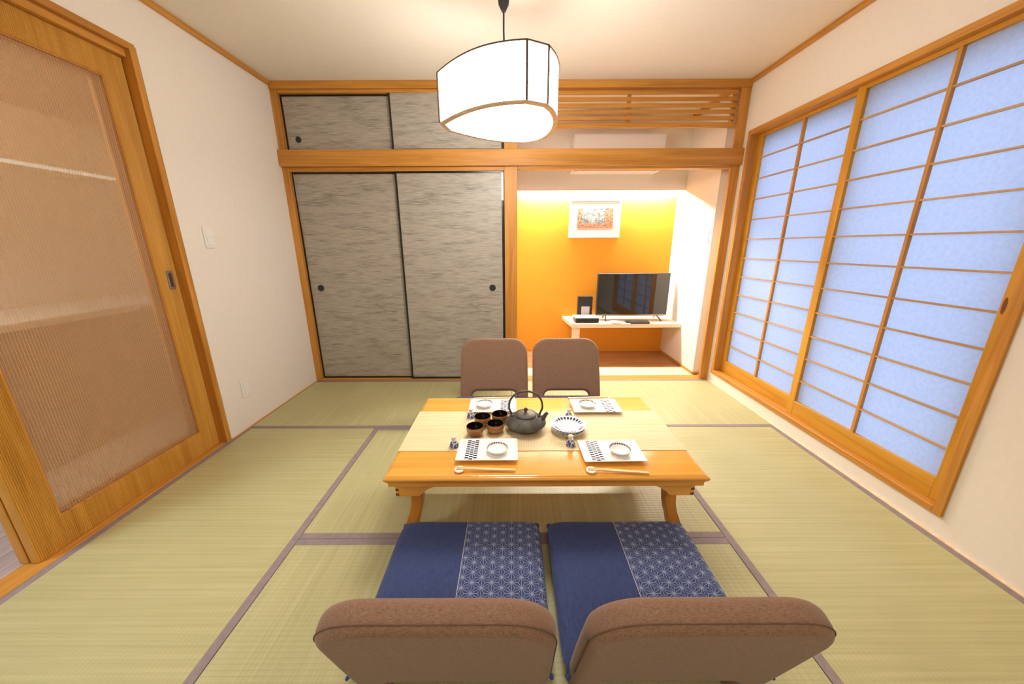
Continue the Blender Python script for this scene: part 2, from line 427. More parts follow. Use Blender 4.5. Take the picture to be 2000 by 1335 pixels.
def prism(bm, poly, axis, d0, d1, bev=0.0, seg=2):
    """extrude a 2D polygon; axis 'x','y','z' = extrusion axis; poly in the two other axes (in xyz order)"""
    b2 = bmesh.new()
    def P(p, d): return {'x': (d, p[0], p[1]), 'y': (p[0], d, p[1]), 'z': (p[0], p[1], d)}[axis]
    v0 = [b2.verts.new(P(p, d0)) for p in poly]; v1 = [b2.verts.new(P(p, d1)) for p in poly]
    f0 = b2.faces.new(v0); f1 = b2.faces.new(v1[::-1])
    n = len(poly)
    for i in range(n): b2.faces.new((v0[i], v1[i], v1[(i+1) % n], v0[(i+1) % n]))
    if bev > 0:
        es = list(f0.edges)+list(f1.edges)
        bmesh.ops.bevel(b2, geom=es, offset=bev, segments=seg, profile=0.6, affect='EDGES', clamp_overlap=True)
    bmesh.ops.triangulate(b2, faces=[f for f in b2.faces if len(f.verts) > 4])
    merge(bm, b2); return bm
def rrect(x0, x1, y0, y1, r, n=6):
    pts = []
    for cx, cy, a0 in ((x1-r, y1-r, 0), (x0+r, y1-r, 90), (x0+r, y0+r, 180), (x1-r, y0+r, 270)):
        for k in range(n+1):
            a = math.radians(a0+90*k/n); pts.append((cx+r*math.cos(a), cy+r*math.sin(a)))
    return pts
def dup(root, loc=None, rz=None, label=None, group=None):
    r = root.copy(); COL.objects.link(r)
    if loc is not None: r.location = loc
    if rz is not None: r.rotation_euler = (0, 0, rz)
    if label: r['label'] = label
    if group: r['group'] = group
    for ch in list(root.children):
        c = ch.copy(); COL.objects.link(c); c.parent = r
        for g in list(ch.children):
            d = g.copy(); COL.objects.link(d); d.parent = c
    return r

# ================================================================== THE ROOM
XL, XR, H, YB = -1.75, 1.75, 2.308, -4.45
# ---- floor: base slab, tatami mats as parts
fl = struct('floor', B(XL-0.02, XR+0.02, YB, 0.0, -0.16, -0.052), 'void', 'room floor of pale green straw mats edged in grey cloth')
def mat(x0, x1, y0, y1, along, b0, b1):
    e = 0.0006
    m_ = bmesh.new(); box(m_, x0+e, x1-e, y0+e, y1-e, -0.05, 0.0, 0.002)
    cx, cy = (x0+x1)/2, (y0+y1)/2
    bmesh.ops.translate(m_, verts=m_.verts, vec=(-cx, -cy, 0))
    o = obj('tatami_mat', m_, 'tatami_'+along, fl, loc=(cx, cy, 0))
    for side, on in ((0, b0), (1, b1)):
        if not on: continue
        q = bmesh.new()
        if along == 'x':
            yy = (y0+e, y0+0.030) if side == 0 else (y1-0.030, y1-e)
            box(q, x0+e-cx, x1-e-cx, yy[0]-cy, yy[1]-cy, -0.004, 0.0012, 0.0006)
        else:
            xx = (x0+e, x0+0.030) if side == 0 else (x1-0.030, x1-e)
            box(q, xx[0]-cx, xx[1]-cx, y0+e-cy, y1-e-cy, -0.004, 0.0012, 0.0006)
        obj('cloth_border', q, 'border', o)
XA, XB = -0.876, 0.878
ML, MR = XL, XR-0.014
Y1, Y2, Y3 = -0.8516, -1.7565, -2.64
mat(XL+0.012, 0.0, Y1, -0.012, 'x', 1, 1); mat(0.0, MR, Y1, -0.012, 'x', 1, 1)
mat(ML, XA, Y3, Y1, 'y', 1, 1); mat(XB, MR, Y3, Y1, 'y', 1, 1)
mat(XA, XB, Y2, Y1, 'x', 1, 1); mat(XA, XB, Y3, Y2, 'x', 1, 1)
for yy0, yy1 in ((-3.53, Y3), (YB+0.04, -3.53)):
    mat(XL+0.012, 0.0, yy0, yy1, 'x', 1, 1); mat(0.0, MR, yy0, yy1, 'x', 1, 1)
# ---- ceiling
struct('ceiling', B(XL-0.2, XR+0.2, YB-0.1, 1.0, H, H+0.08), 'ceiling', 'plain cream ceiling')
# ---- left wall with the sliding door opening
bm = bmesh.new(); TL = 0.13
box(bm, XL-TL, XL, -0.985, 0.0, -0.05, H); box(bm, XL-TL, XL, -2.76, -0.985, 2.055, H); box(bm, XL-TL, XL, YB, -2.76, -0.05, H)
struct('wall_left', bm, 'plaster', 'cream left wall around the ribbed sliding door')
# ---- right wall with the window opening
TR = 0.15; WY0, WY1, WZ0, WZ1 = -1.722, -0.085, 0.115, 1.930
bm = bmesh.new()
box(bm, XR, XR+TR, WY1, 0.125, -0.05, H); box(bm, XR, XR+TR, YB, WY0, -0.05, H)
box(bm, XR, XR+TR, WY0, WY1, -0.05, WZ0); box(bm, XR, XR+TR, WY0, WY1, WZ1, H)
struct('wall_right', bm, 'plaster', 'cream right wall around the paper screens')
struct('wall_front', B(XL-0.2, XR+0.2, YB-0.1, YB, -0.05, H), 'plaster', 'plain wall behind the viewer')
# closet behind the fusuma (unseen inside) and wall between closet and alcove
bm = bmesh.new(); box(bm, XL-0.1, 0.0, 0.86, 0.92, -0.05, H); box(bm, XL-0.1, XL, 0.0, 0.86, -0.05, H)
struct('wall_back', bm, 'void', 'back of the closet behind the grey sliding panels')
struct('wall_alcove_left', B(-0.03, 0.045, 0.055, 0.86, 0.0, H), 'plaster', 'cream side wall at the left of the alcove')
# alcove
AXR, AYB, AYS = 1.684, 0.862, 0.69
struct('wall_alcove_back', B(-0.03, XR+0.05, AYB, AYB+0.05, -0.05, H), 'orange_wall', 'orange back wall of the alcove')
struct('wall_alcove_right', B(AXR, XR+0.15, 0.125, AYB, 0.0, H), 'plaster', 'cream right wall of the alcove')
bm = bmesh.new(); box(bm, 0.045, AXR, AYS, AYS+0.02, 1.668, H); box(bm, 0.045, AXR, AYS+0.02, AYB, 1.760, 1.775)
struct('wall_alcove_upper', bm, 'plaster', 'cream upper wall of the alcove hiding the cove light')
fa = struct('floor_alcove', B(-0.03, XR, 0.0, AYB, -0.16, -0.02), 'void', 'wooden plank floor of the alcove')
for i, (y0, y1, mm) in enumerate([(0.098, 0.205, 'light_plank'), (0.205, 0.312, 'light_plank'), (0.312, 0.495, 'dark_plank'), (0.495, 0.678, 'dark_plank'), (0.678, 0.862, 'dark_plank')]):
    q = B(-0.82, 0.82, -(y1-y0)/2+0.0006, (y1-y0)/2-0.0006, -0.02, 0.0, 0.0012)
    obj('plank', q, mm, fa, loc=(0.866, (y0+y1)/2, 0))
# ---- timber: posts, beams, sills
def trim(n, label, *a, mat='wood_x', bev=0.002): return struct('trim_%d' % n, B(*a, bev=bev), mat, label)
trim(1, 'wooden post at the left end of the grey panels', XL, -1.702, -0.005, 0.10, 0.0, 2.258, mat='wood_z')
trim(2, 'wooden post between grey panels and alcove', -0.052, 0.050, -0.008, 0.095, 0.0, 2.258, mat='wood_z')
trim(3, 'wooden post at the right end of the alcove', 1.681, XR, -0.006, 0.016, 0.0, 2.258, mat='wood_z')
trim(4, 'top beam under the ceiling along the back', XL, XR, -0.012, 0.10, 2.258, H)
trim(5, 'thick wooden lintel rail across the back wall', XL+0.002, XR-0.002, -0.034, -0.0085, 1.742, 1.856)
trim(6, 'grooved head rail under the lintel', -1.702, -0.052, -0.004, 0.10, 1.712, 1.742)
trim(7, 'grooved sill of the upper closet', -1.702, -0.052, -0.004, 0.10, 1.742, 1.852)
trim(8, 'floor sill under the grey panels', -1.702, -0.052, -0.011, 0.10, -0.05, 0.012)
trim(9, 'floor sill in front of the alcove', 0.050, 1.749, -0.0112, 0.098, -0.05, 0.002)
trim(10, 'lintel board over the alcove opening', 0.050, 1.676, -0.004, 0.05, 1.724, 1.742)
trim(11, 'ceiling moulding along the left wall', XL, XL+0.018, YB, -0.013, H-0.030, H, mat='wood_y')
trim(12, 'ceiling moulding along the right wall', XR-0.018, XR, YB, -0.013, H-0.030, H, mat='wood_y')
trim(13, 'ceiling moulding on the alcove side wall', AXR-0.02, AXR, 0.13, AYS, H-0.045, H, mat='wood_y')
trim(14, 'upper track lip above the small grey panels', -1.702, -0.052, 0.0, 0.10, 2.236, 2.258)
struct('baseboard_left', B(XL, XL+0.012, -0.985, -0.012, -0.05, 0.003, 0.001), 'wood_y', 'thin wooden strip along the left wall')
struct('baseboard_right', B(XR-0.014, XR, YB, -0.012, -0.05, 0.004, 0.001), 'light_plank', 'thin wooden strip along the right wall')
bm = bmesh.new(); box(bm, AXR-0.012, AXR, 0.118, AYB, 0.0, 0.022, 0.001); box(bm, AXR-0.012, 1.745, 0.113, 0.125, 0.0, 0.022, 0.001)
struct('baseboard_alcove', bm, 'wood_y', 'low wooden baseboard in the alcove')

# ---- fusuma: two large lower panels, two small upper ones
def fusuma(n, x0, x1, z0, z1, yf, pullx, label, fr=0.013, pullr=0.027, pz=0.82):
    t = thing('door_%d' % n, label, 'sliding door', ((x0+x1)/2, yf, z0), kind='structure')
    hw = (x1-x0)/2; hh = z1-z0; d = 0.022
    q = B(-hw+fr, hw-fr, 0.003, d-0.003, fr*1.2, hh-fr); obj('paper_face', q, 'fusuma', t)
    for s in (-1, 1):
        q = B(*(sorted((s*hw, s*(hw-fr)))), 0, d, 0, hh, bev=0.0015); obj('stile', q, 'black', t)
    obj('top_rail', B(-hw+fr, hw-fr, 0, d, hh-fr, hh, bev=0.0015), 'black', t)
    obj('bottom_rail', B(-hw+fr, hw-fr, 0, d, 0, fr*1.2, bev=0.0015), 'black', t)
    if pullx is not None:
        q = bmesh.new(); lathe(q, [(0, 0.0015), (pullr*0.72, 0.0015), (pullr*0.80, 0.004), (pullr*0.92, 0.0045), (pullr, 0.0025), (pullr, -0.002)], 32)
        q.transform(Matrix.Rotation(PI/2, 4, 'X'))
        obj('round_pull', q, 'black_matte', t, smooth=True, loc=(pullx-(x0+x1)/2, 0.003, pz-z0))
    return t
fusuma(1, -1.702, -0.868, 0.012, 1.712, 0.030, -1.607, 'large grey streaked sliding panel beside the left wall')
d2 = fusuma(2, -0.895, -0.058, 0.012, 1.712, 0.003, -0.157, 'large grey streaked sliding panel beside the alcove post', fr=0.0145)
obj('white_edge_strip', B(0.8370/2-0.0150, 0.8370/2+0.0008, -0.0010, 0.004, 1.490, 1.690), 'white', d2)
fusuma(3, -1.702, -0.868, 1.852, 2.236, 0.030, -1.610, 'small grey upper sliding panel with round black pull', pullr=0.022, pz=1.94)
fusuma(4, -0.895, -0.058, 1.852, 2.250, 0.003, None, 'small grey upper sliding panel partly behind the lamp')

# ---- transom lattice over the alcove
tr = thing('transom_lattice', 'horizontal wooden slat transom over the alcove beside the lamp', 'transom', (0.863, 0.03, 2.006))
for z0, z1 in [(2.226, 2.2515), (2.183, 2.2075), (2.141, 2.1665), (2.100, 2.1250), (2.058, 2.0825)]:
    obj('slat', B(-0.813, 0.813, -0.010, 0.006, z0-2.006, z1-2.006, bev=0.0015), 'wood_x', tr)
obj('bottom_rail', B(-0.813, 0.813, -0.016, 0.014, 0.003, 0.034, bev=0.002), 'wood_x', tr)
obj('upright', B(0.004, 0.030, 0.0062, 0.030, 0.034, 0.252, bev=0.001), 'wood_z', tr)
obj('upright', B(0.790, 0.813, 0.0062, 0.030, 0.034, 0.252, bev=0.001), 'wood_z', tr)
obj('upright', B(-0.813, -0.790, 0.0062, 0.030, 0.034, 0.252, bev=0.001), 'wood_z', tr)

# ---- window: casing, two paper screens, outer aluminium window
cs = thing('trim_15', 'wooden casing around the two paper screens', None, (XR, -0.9, 0.0), kind='structure')
def cas(nm, y0, y1, z0, z1, x0=-0.012, x1=0.085, mat='wood_y'): return obj(nm, B(x0, x1, y0+0.9, y1+0.9, z0, z1, bev=0.0015), mat, cs)
cas('jamb', -0.094, -0.064, 0.088, 1.958, mat='wood_z'); cas('jamb', -1.748, -1.716, 0.088, 1.958, mat='wood_z')
cas('head', -1.716, -0.094, 1.925, 1.958); cas('sill', -1.716, -0.094, 0.088, 0.118)
def shoji(n, ya, yb, xf, label, pull):
    """ya<yb; screen front face at x=xf (towards the room), z 0.118..1.925"""
    t = thing('window_%d' % n, label, 'paper screen', (xf, (ya+yb)/2, 0.118), kind='structure')
    hw = (yb-ya)/2; hh = 1.925-0.118; d = 0.026; sw = 0.046
    zb, zt = 0.214-0.118, 1.905-0.118
    for s in (-1, 1):
        a, b_ = sorted((s*hw, s*(hw-sw))); obj('stile', B(0, d, a, b_, 0.0005, hh, bev=0.0012), 'sash_z', t)
    obj('bottom_rail', B(0, d, -hw+sw, hw-sw, 0.0005, zb, bev=0.0012), 'sash_y', t)
    obj('top_rail', B(0, d, -hw+sw, hw-sw, zt, hh, bev=0.0012), 'sash_y', t)
    obj('muntin', B(0.002, 0.018, -0.0075, 0.0075, zb, zt), 'wood_z', t)
    p = (1.766-0.348)/10
    zs = [0.348-0.118+p*i for i in range(11)]
    for zc in zs: obj('muntin_bar', B(0.0035, 0.0175, -hw+sw, hw-sw, zc-0.0040, zc+0.0040), 'bar_wood', t)
    ed = [zb]+zs+[zt]
    for i in range(12):
        for (a, b_) in ((-hw+sw, -0.0002), (0.0002, hw-sw)):
            q = bmesh.new(); a0 = a-0.002 if a < -0.1 else a; b0 = b_+0.002 if b_ > 0.1 else b_
            vs = [q.verts.new((0.0182, yy, zz)) for yy, zz in ((a0, ed[i]), (b0, ed[i]), (b0, ed[i+1]), (a0, ed[i+1]))]
            q.faces.new(vs); obj('paper_pane', q, 'paper', t)
    if pull:
        q = bmesh.new(); prism(q, [(0.0060*math.cos(a*PI/8), 0.031*math.sin(a*PI/8)) for a in range(16)], 'x', -0.0006, 0.004)
        obj('finger_pull', q, 'endgrain', t, loc=(0, -hw+0.034, 0.942-0.118))
    return t
shoji(1, -0.905, -0.094, XR+0.052, 'paper window screen nearer the alcove', False)
shoji(2, -1.716, -0.872, XR+0.022, 'paper window screen with finger pull nearer the viewer', True)
aw = thing('window_3', 'outer metal framed window behind the paper screens', 'window', (XR+TR-0.03, -0.9, 0.1), kind='structure')
for (a, b_, c_, d_) in ((-0.81, 0.81, 0.015, 0.06), (-0.81, 0.81, 1.78, 1.83), (-0.815, -0.77, 0.015, 1.83), (0.77, 0.815, 0.015, 1.83), (-0.03, 0.03, 0.06, 1.78)):
    obj('frame_bar', B(0, 0.03, a, b_, c_, d_), 'aluminium', aw)
obj('pane', B(0.012, 0.016, -0.77, -0.03, 0.06, 1.78), 'glass', aw); obj('pane', B(0.012, 0.016, 0.03, 0.77, 0.06, 1.78), 'glass', aw)
struct('ground', B(XR+TR, XR+8, -8, 6, -0.6, -0.5), 'concrete', 'ground outside the window')

# ---- left sliding doors, casing, sill
dc = thing('trim_16', 'wooden frame around the ribbed sliding door', None, (XL, -1.87, 0.0), kind='structure')
def dcs(nm, x0, x1, y0, y1, z0, z1, mat): return obj(nm, B(x0-XL, x1-XL, y0+1.87, y1+1.87, z0, z1, bev=0.002), mat, dc)
dcs('jamb', XL-TL, XL+0.010, -1.028, -1.000, 0.0, 2.060, 'wood_z'); dcs('jamb', XL-TL, XL+0.010, -2.75, -2.722, 0.0, 2.060, 'wood_z')
dcs('head', XL-TL, XL+0.010, -2.722, -1.028, 2.030, 2.060, 'wood_y')
dcs('head_lip', XL-TL, XL-0.012, -2.722, -1.028, 1.998, 2.030, 'wood_y')
dcs('door_sill', XL-0.098, XL-0.0005, -2.722, -1.028, -0.05, 0.004, 'wood_y')
dcs('filler', XL-TL, XL, -1.000, -0.985, 0.0, 2.055, 'wood_z')
def ribbed(x, y0, y1, z0, z1, pitch, depth, thick, steps=4, amp0=0.0):
    """slab facing +x whose front is ribbed along y"""
    q = bmesh.new(); n = max(1, round((y1-y0)/pitch)); p = (y1-y0)/n; pts = []
    for i in range(n):
        for k in range(steps):
            pts.append((y0+p*(i+k/steps), x-depth+depth*abs(math.sin(PI*k/steps))))
    pts.append((y1, x-depth))
    lo = [q.verts.new((xx, yy, z0)) for yy, xx in pts]; hi = [q.verts.new((xx, yy, z1)) for yy, xx in pts]
    bl = [q.verts.new((x-thick, y0, z0)), q.verts.new((x-thick, y1, z0)), q.verts.new((x-thick, y0, z1)), q.verts.new((x-thick, y1, z1))]
    for i in range(len(pts)-1): q.faces.new((lo[i], lo[i+1], hi[i+1], hi[i]))
    q.faces.new((bl[0], bl[2], bl[3], bl[1]))
    q.faces.new((lo[0], hi[0], bl[2], bl[0])); q.faces.new((lo[-1], bl[1], bl[3], hi[-1]))
    q.faces.new(lo[::-1]+[bl[0], bl[1]][::1] if False else [bl[0]]+lo+[bl[1]]); q.faces.new([bl[2]]+hi+[bl[3]])
    return q
def reed_sheet(y0, y1, z0, z1, pitch, amp, x):
    q = bmesh.new(); n = round((y1-y0)/pitch); p = (y1-y0)/n; st = 8; F = []; K = []
    for i in range(n*st+1):
        yy = y0+p*i/st; s = abs(math.sin(PI*i/st)); F.append((x-amp+amp*s, yy)); K.append((x-amp-0.002, yy))
    fv = [(q.verts.new((a, b, z0)), q.verts.new((a, b, z1))) for a, b in F]; kv = [(q.verts.new((a, b, z0)), q.verts.new((a, b, z1))) for a, b in K]
    for i in range(len(F)-1):
        q.faces.new((fv[i][0], fv[i+1][0], fv[i+1][1], fv[i][1])); q.faces.new((kv[i][0], kv[i][1], kv[i+1][1], kv[i+1][0]))
        q.faces.new((fv[i][0], kv[i][0], kv[i+1][0], fv[i+1][0])); q.faces.new((fv[i][1], fv[i+1][1], kv[i+1][1], kv[i][1]))
    for i in (0, -1): q.faces.new((fv[i][0], fv[i][1], kv[i][1], kv[i][0]))
    return q
def slide_door(n, xf, y0, y1, label):
    t = thing('door_%d' % n, label, 'sliding door', (xf, (y0+y1)/2, 0.006), kind='structure')
    hw = (y1-y0)/2; hh = 1.990; th = 0.032; sw = 0.100
    for s in (-1, 1):
        a, b_ = sorted((s*hw, s*(hw-sw))); obj('stile', ribbed(0, a, b_, 0, hh, 0.0062, 0.0034, th), 'door_z', t)
    obj('top_rail', ribbed(0, -hw+sw, hw-sw, hh-0.105, hh, 0.0062, 0.0034, th), 'door_z', t)
    obj('bottom_rail', ribbed(0, -hw+sw, hw-sw, 0, 0.125, 0.0062, 0.0034, th), 'door_z', t)
    for a, b_, c_, d_ in ((-hw+sw, hw-sw, 0.125, 0.131), (-hw+sw, hw-sw, hh-0.111, hh-0.105), (-hw+sw, -hw+sw+0.006, 0.131, hh-0.111), (hw-sw-0.006, hw-sw, 0.131, hh-0.111)):
        obj('bead', B(-th+0.004, -0.005, a, b_, c_, d_), 'wood_z', t)
    obj('reeded_pane', reed_sheet(-hw+sw+0.006, hw-sw-0.006, 0.131, hh-0.111, 0.0096, 0.0052, -0.007), 'reed', t, smooth=True)
    return t
sd = slide_door(5, XL-0.038, -1.870, -1.029, 'ribbed wooden sliding door with reeded panel and metal pull')
p_ = bmesh.new(); prism(p_, rrect(-0.0165, 0.0165, -0.048, 0.048, 0.006, 3), 'x', -0.001, 0.003, 0.001)
pu = obj('door_pull', p_, 'metal', sd, loc=(0, 0.420-0.041, 0.985))
p_ = bmesh.new(); prism(p_, rrect(-0.0075, 0.0075, -0.036, 0.036, 0.004, 3), 'x', 0.0028, 0.0036); obj('pull_recess', p_, 'dark_metal', pu)
slide_door(6, XL-0.078, -1.872, -1.031, 'second ribbed wooden sliding door stacked behind the first')

# ---- hallway kitchen seen through the gap and the ribbed panel
HX = -3.05
fh = struct('floor_hall', B(HX, XL-0.098, YB, 0.4, -0.10, -0.020), 'void', 'floor of the neighbouring room seen through the door gap')
for i in range(9):
    x1 = XL-0.0985-0.135*i; x0 = max(HX+0.001, x1-0.134)
    obj('floorboard', B(-(x1-x0)/2, (x1-x0)/2, -2.0, 2.0, -0.02, 0.0, bev=0.001), 'hall_floor', fh, loc=((x0+x1)/2, -1.6, 0))
bm = bmesh.new(); box(bm, HX-0.1, HX, YB, 0.4, -0.1, 2.42); box(bm, HX-0.1, XL-TL, 0.4, 0.5, -0.1, 2.42); box(bm, HX-0.1, XL-TL, YB-0.1, YB, -0.1, 2.42)
struct('wall_hall', bm, 'plaster', 'pale wall of the neighbouring room')
struct('ceiling_hall', B(HX-0.1, XL-TL, YB-0.1, 0.5, 2.40, 2.48), 'ceiling', 'ceiling of the neighbouring room')
kc = thing('kitchen_counter', 'tan counter with pale worktop seen through the ribbed door panel', 'counter', (HX+0.30, -1.3, 0.0))
obj('cabinet_body', B(-0.298, 0.27, -1.2, 1.6, 0.001, 0.76), 'hall_cabinet', kc); obj('worktop', B(-0.298, 0.30, -1.22, 1.62, 0.76, 0.80, bev=0.004), 'white', kc)
uc = thing('wall_cabinet', 'pale and tan upper cabinet seen through the top of the ribbed door panel', 'cabinet', (HX+0.19, -1.3, 1.62))
obj('cabinet_body', B(-0.188, 0.17, -1.2, 1.6, 0.0, 0.28), 'pale_x', uc); obj('upper_panel', B(-0.188, 0.165, -1.2, 1.6, 0.2802, 0.765), 'hall_cabinet', uc); obj('streak_strip', B(0.10, 0.13, -1.19, 1.45, -0.014, 0.0), 'strip_glow', uc)  # glowing strip added to give the bluish streak across the ribbed panel
hl = thing('hall_daylight_panel', 'added square light panel standing in for daylight in the neighbouring room, beyond the ribbed door', 'light', (-2.30, -2.45, 2.40))  # added panel, its cool light stands in for daylight through the door gap
obj('light_frame', B(-0.24, 0.24, -0.24, 0.24, -0.03, -0.0005, bev=0.004), 'white', hl); obj('diffuser', B(-0.22, 0.22, -0.22, 0.22, -0.055, -0.03, bev=0.006), 'hall_glow', hl)

# ---- switches and outlet
def plate(name, label, cat, loc, rockers, rz=0.0, wid=0.070, hei=0.118):
    t = thing(name, label, cat, loc, rz)      # faces local +x
    q = bmesh.new(); prism(q, rrect(-wid/2, wid/2, -hei/2, hei/2, 0.006, 3), 'x', 0.0003, 0.007, 0.002); obj('cover_plate', q, 'white', t)
    for (y0, y1, z0, z1) in rockers:
        obj('rocker' if 'switch' in name else 'socket', B(0.007, 0.0095, y0, y1, z0, z1, bev=0.001), 'white_frame', t)
    return t
plate('light_switch', 'white double rocker light switch on the left wall beside the door', 'switch', (XL, -0.818, 1.211), [(-0.022, 0.022, 0.002, 0.045), (-0.022, 0.022, -0.045, -0.002)])
plate('wall_outlet', 'white wall outlet low on the left wall', 'outlet', (XL, -0.800, 0.265), [(-0.018, 0.018, -0.040, 0.040)])
plate('wall_switch', 'white switch plate on the alcove side wall', 'switch', (AXR, 0.205, 1.228), [(-0.020, 0.020, -0.042, 0.042)], rz=PI)

# ================================================================== PENDANT LAMP
LP = [(-0.326, -1.095), (-0.255, -1.183), (-0.186, -1.251), (-0.123, -1.296), (-0.062, -1.325), (0.004, -1.343), (0.066, -1.351), (0.152, -1.310), (0.190, -1.235), (0.214, -1.141),
      (0.220, -1.039), (0.205, -0.926), (0.163, -0.834), (0.084, -0.781), (0.011, -0.785), (-0.058, -0.803), (-0.122, -0.832), (-0.189, -0.879), (-0.252, -0.935), (-0.309, -0.993)]
LC = Vector((-0.026, -1.098)); LZ0, LZ1 = 1.7015, 1.9092
lamp = thing('pendant_lamp', 'glowing white drop shaped pendant lamp hanging over the table', 'lamp', (LC.x, LC.y, LZ0))
def dense(pts, hard, sub=4):
    n = len(pts); out = []; hidx = []
    for i in range(n):
        p0, p1, p2, p3 = (Vector(pts[(i+k) % n]) for k in (-1, 0, 1, 2))
        t1 = (p2-p1)*0.5 if i in hard else (p2-p0)*0.5
        t2 = (p2-p1)*0.5 if (i+1) % n in hard else (p3-p1)*0.5
        if i in hard: hidx.append(len(out))
        for k in range(sub):
            u = k/sub; out.append(p1*(2*u**3-3*u**2+1)+t1*(u**3-2*u**2+u)+p2*(-2*u**3+3*u**2)+t2*(u**3-u**2))
    return out, hidx
LP, corners = dense(LP, {6, 7, 13, 0, 19})
loc = [Vector((x, y))-LC for x, y in LP]
def inset(pts, d):
    n = len(pts); out = []
    for i in range(n):
        a, b, c = pts[i-1], pts[i], pts[(i+1) % n]
        n1 = Vector((-(b-a).y, (b-a).x)).normalized(); n2 = Vector((-(c-b).y, (c-b).x)).normalized()
        m_ = (n1+n2).normalized(); out.append(b+m_*d/max(0.5, m_.dot(n1)))
    return out
inn = inset(loc, 0.022); inn2 = inset(loc, 0.003); HL = LZ1-LZ0
ccw = sum(loc[i-1].x*loc[i].y-loc[i].x*loc[i-1].y for i in range(len(loc))) > 0
if not ccw: inn = inset(loc, -0.022); inn2 = inset(loc, -0.003)
cl = sorted(corners)
for a, b in zip(cl, cl[1:]+[cl[0]+len(LP)]):                       # each shade panel between two corner strips
    q = bmesh.new(); idx = [i % len(LP) for i in range(a, b+1)]
    lo = [q.verts.new((*inn2[i], 0.006)) for i in idx]; hi = [q.verts.new((*inn2[i], HL-0.004)) for i in idx]
    for i in range(len(idx)-1): q.faces.new((lo[i], lo[i+1], hi[i+1], hi[i]))
    obj('shade_panel', q, 'lamp_glow', lamp)
q = bmesh.new(); q.faces.new([q.verts.new((*p, 0.006)) for p in inn]); bmesh.ops.triangulate(q, faces=q.faces[:]); obj('diffuser', q, 'lamp_glow', lamp)
q = bmesh.new(); n = len(loc)
for z0, z1 in ((0.0, 0.008),):
    A = [q.verts.new((*p, z0)) for p in loc]; Bv = [q.verts.new((*p, z0)) for p in inn]; C = [q.verts.new((*p, z1)) for p in loc]; D = [q.verts.new((*p, z1)) for p in inn]
    for i in range(n):
        j = (i+1) % n
        q.faces.new((A[i], A[j], Bv[j], Bv[i])); q.faces.new((A[i], C[i], C[j], A[j])); q.faces.new((Bv[i], Bv[j], D[j], D[i])); q.faces.new((C[i], D[i], D[j], C[j]))
obj('bottom_rim', q, 'light_plank', lamp)
q = bmesh.new(); tube(q, [(*p, HL-0.002) for p in loc], 0.0034, 8, closed=True); obj('top_rim', q, 'lamp_strip', lamp)
for i in cl:
    q = bmesh.new(); tube(q, [(*loc[i], 0.008), (*loc[i], HL-0.004)], 0.0050, 8); obj('corner_strip', q, 'lamp_strip', lamp)
q = bmesh.new(); tube(q, [(0, 0, 0.10), (0, 0, 0.2), (0.001, 0.002, 0.28), (-0.001, 0.001, 0.36), (0, 0, 0.432), (0, 0, 0.560)], 0.0040, 8); obj('cord', q, 'black_matte', lamp)
q = bmesh.new(); lathe(q, [(0.0, 0.424), (0.009, 0.426), (0.016, 0.440), (0.022, 0.450), (0.0245, 0.466), (0.0245, 0.482), (0.028, 0.486), (0.028, 0.520), (0.020, 0.526), (0.0, 0.527)], 28); obj('cord_adjuster', q, 'black_matte', lamp, smooth=True)
q = bmesh.new(); lathe(q, [(0.0, 0.556), (0.030, 0.558), (0.045, 0.580), (0.048, H-LZ0-0.0005), (0.0, H-LZ0-0.0005)], 32); obj('ceiling_cap', q, 'white', lamp, smooth=True)
q = bmesh.new(); q.faces.new([q.verts.new((*p, HL-0.012)) for p in inn]); bmesh.ops.triangulate(q, faces=q.faces[:]); obj('top_light_blocker', q, 'white', lamp)  # unseen opaque disc added to keep a hot spot off the ceiling
# ---- fill light added behind the viewer, outside the frame, to brighten the chair backs
rl = thing('rear_fill_light', 'added round fill light behind the viewer', 'light', (0.1, -3.85, H))
q = bmesh.new(); lathe(q, [(0, -0.001), (0.26, -0.001), (0.26, -0.03), (0.25, -0.034)], 40); obj('light_base', q, 'white', rl, smooth=True)
q = bmesh.new(); lathe(q, [(0.245, -0.034), (0.22, -0.055), (0.12, -0.075), (0, -0.08)], 40); obj('diffuser', q, 'fill_glow', rl, smooth=True)

# ================================================================== ALCOVE CONTENTS
cv = thing('cove_light', 'long light bar hidden above the orange alcove wall', 'light', (0.866, 0.822, 1.735))
obj('light_tube', B(-0.80, 0.80, -0.012, 0.012, -0.022, 0.0), 'cove_glow', cv); obj('light_base', B(-0.81, 0.81, -0.02, 0.02, 0.0, 0.0245), 'white', cv)
ac = thing('air_conditioner', 'white wall mounted air conditioner behind the lintel rail', 'air conditioner', (0.952, AYS, 1.808))
q = bmesh.new(); prism(q, [(-0.0005, 0.0), (-0.14, 0.0), (-0.20, 0.03), (-0.232, 0.075), (-0.235, 0.272), (-0.225, 0.287), (-0.0005, 0.287)], 'x', -0.40, 0.40, 0.006)
obj('body', q, 'white', ac)
obj('front_panel', B(-0.393, 0.393, -0.241, -0.2355, 0.080, 0.276, bev=0.002), 'white_frame', ac)
obj('air_flap', B(-0.335, 0.335, -0.190, -0.150, -0.006, -0.001, bev=0.001), 'white_frame', ac)
for s in (-0.385, 0.345): obj('end_cap', B(s, s+0.04, -0.190, -0.14, -0.009, -0.0005, bev=0.002), 'white', ac)
obj('indicator', B(-0.355, -0.315, -0.2425, -0.2412, 0.215, 0.220), 'white', ac)
pf = thing('framed_picture', 'white framed landscape print with red foliage on the orange wall', 'picture', (0.857, AYB-0.001, 1.236))
W2 = 0.262; fwd = 0.020
for s in (-1, 1):
    a, b_ = sorted((s*W2, s*(W2-0.014))); obj('frame_side', B(a, b_, -fwd, 0, 0, 0.370, bev=0.0015), 'white_frame', pf)
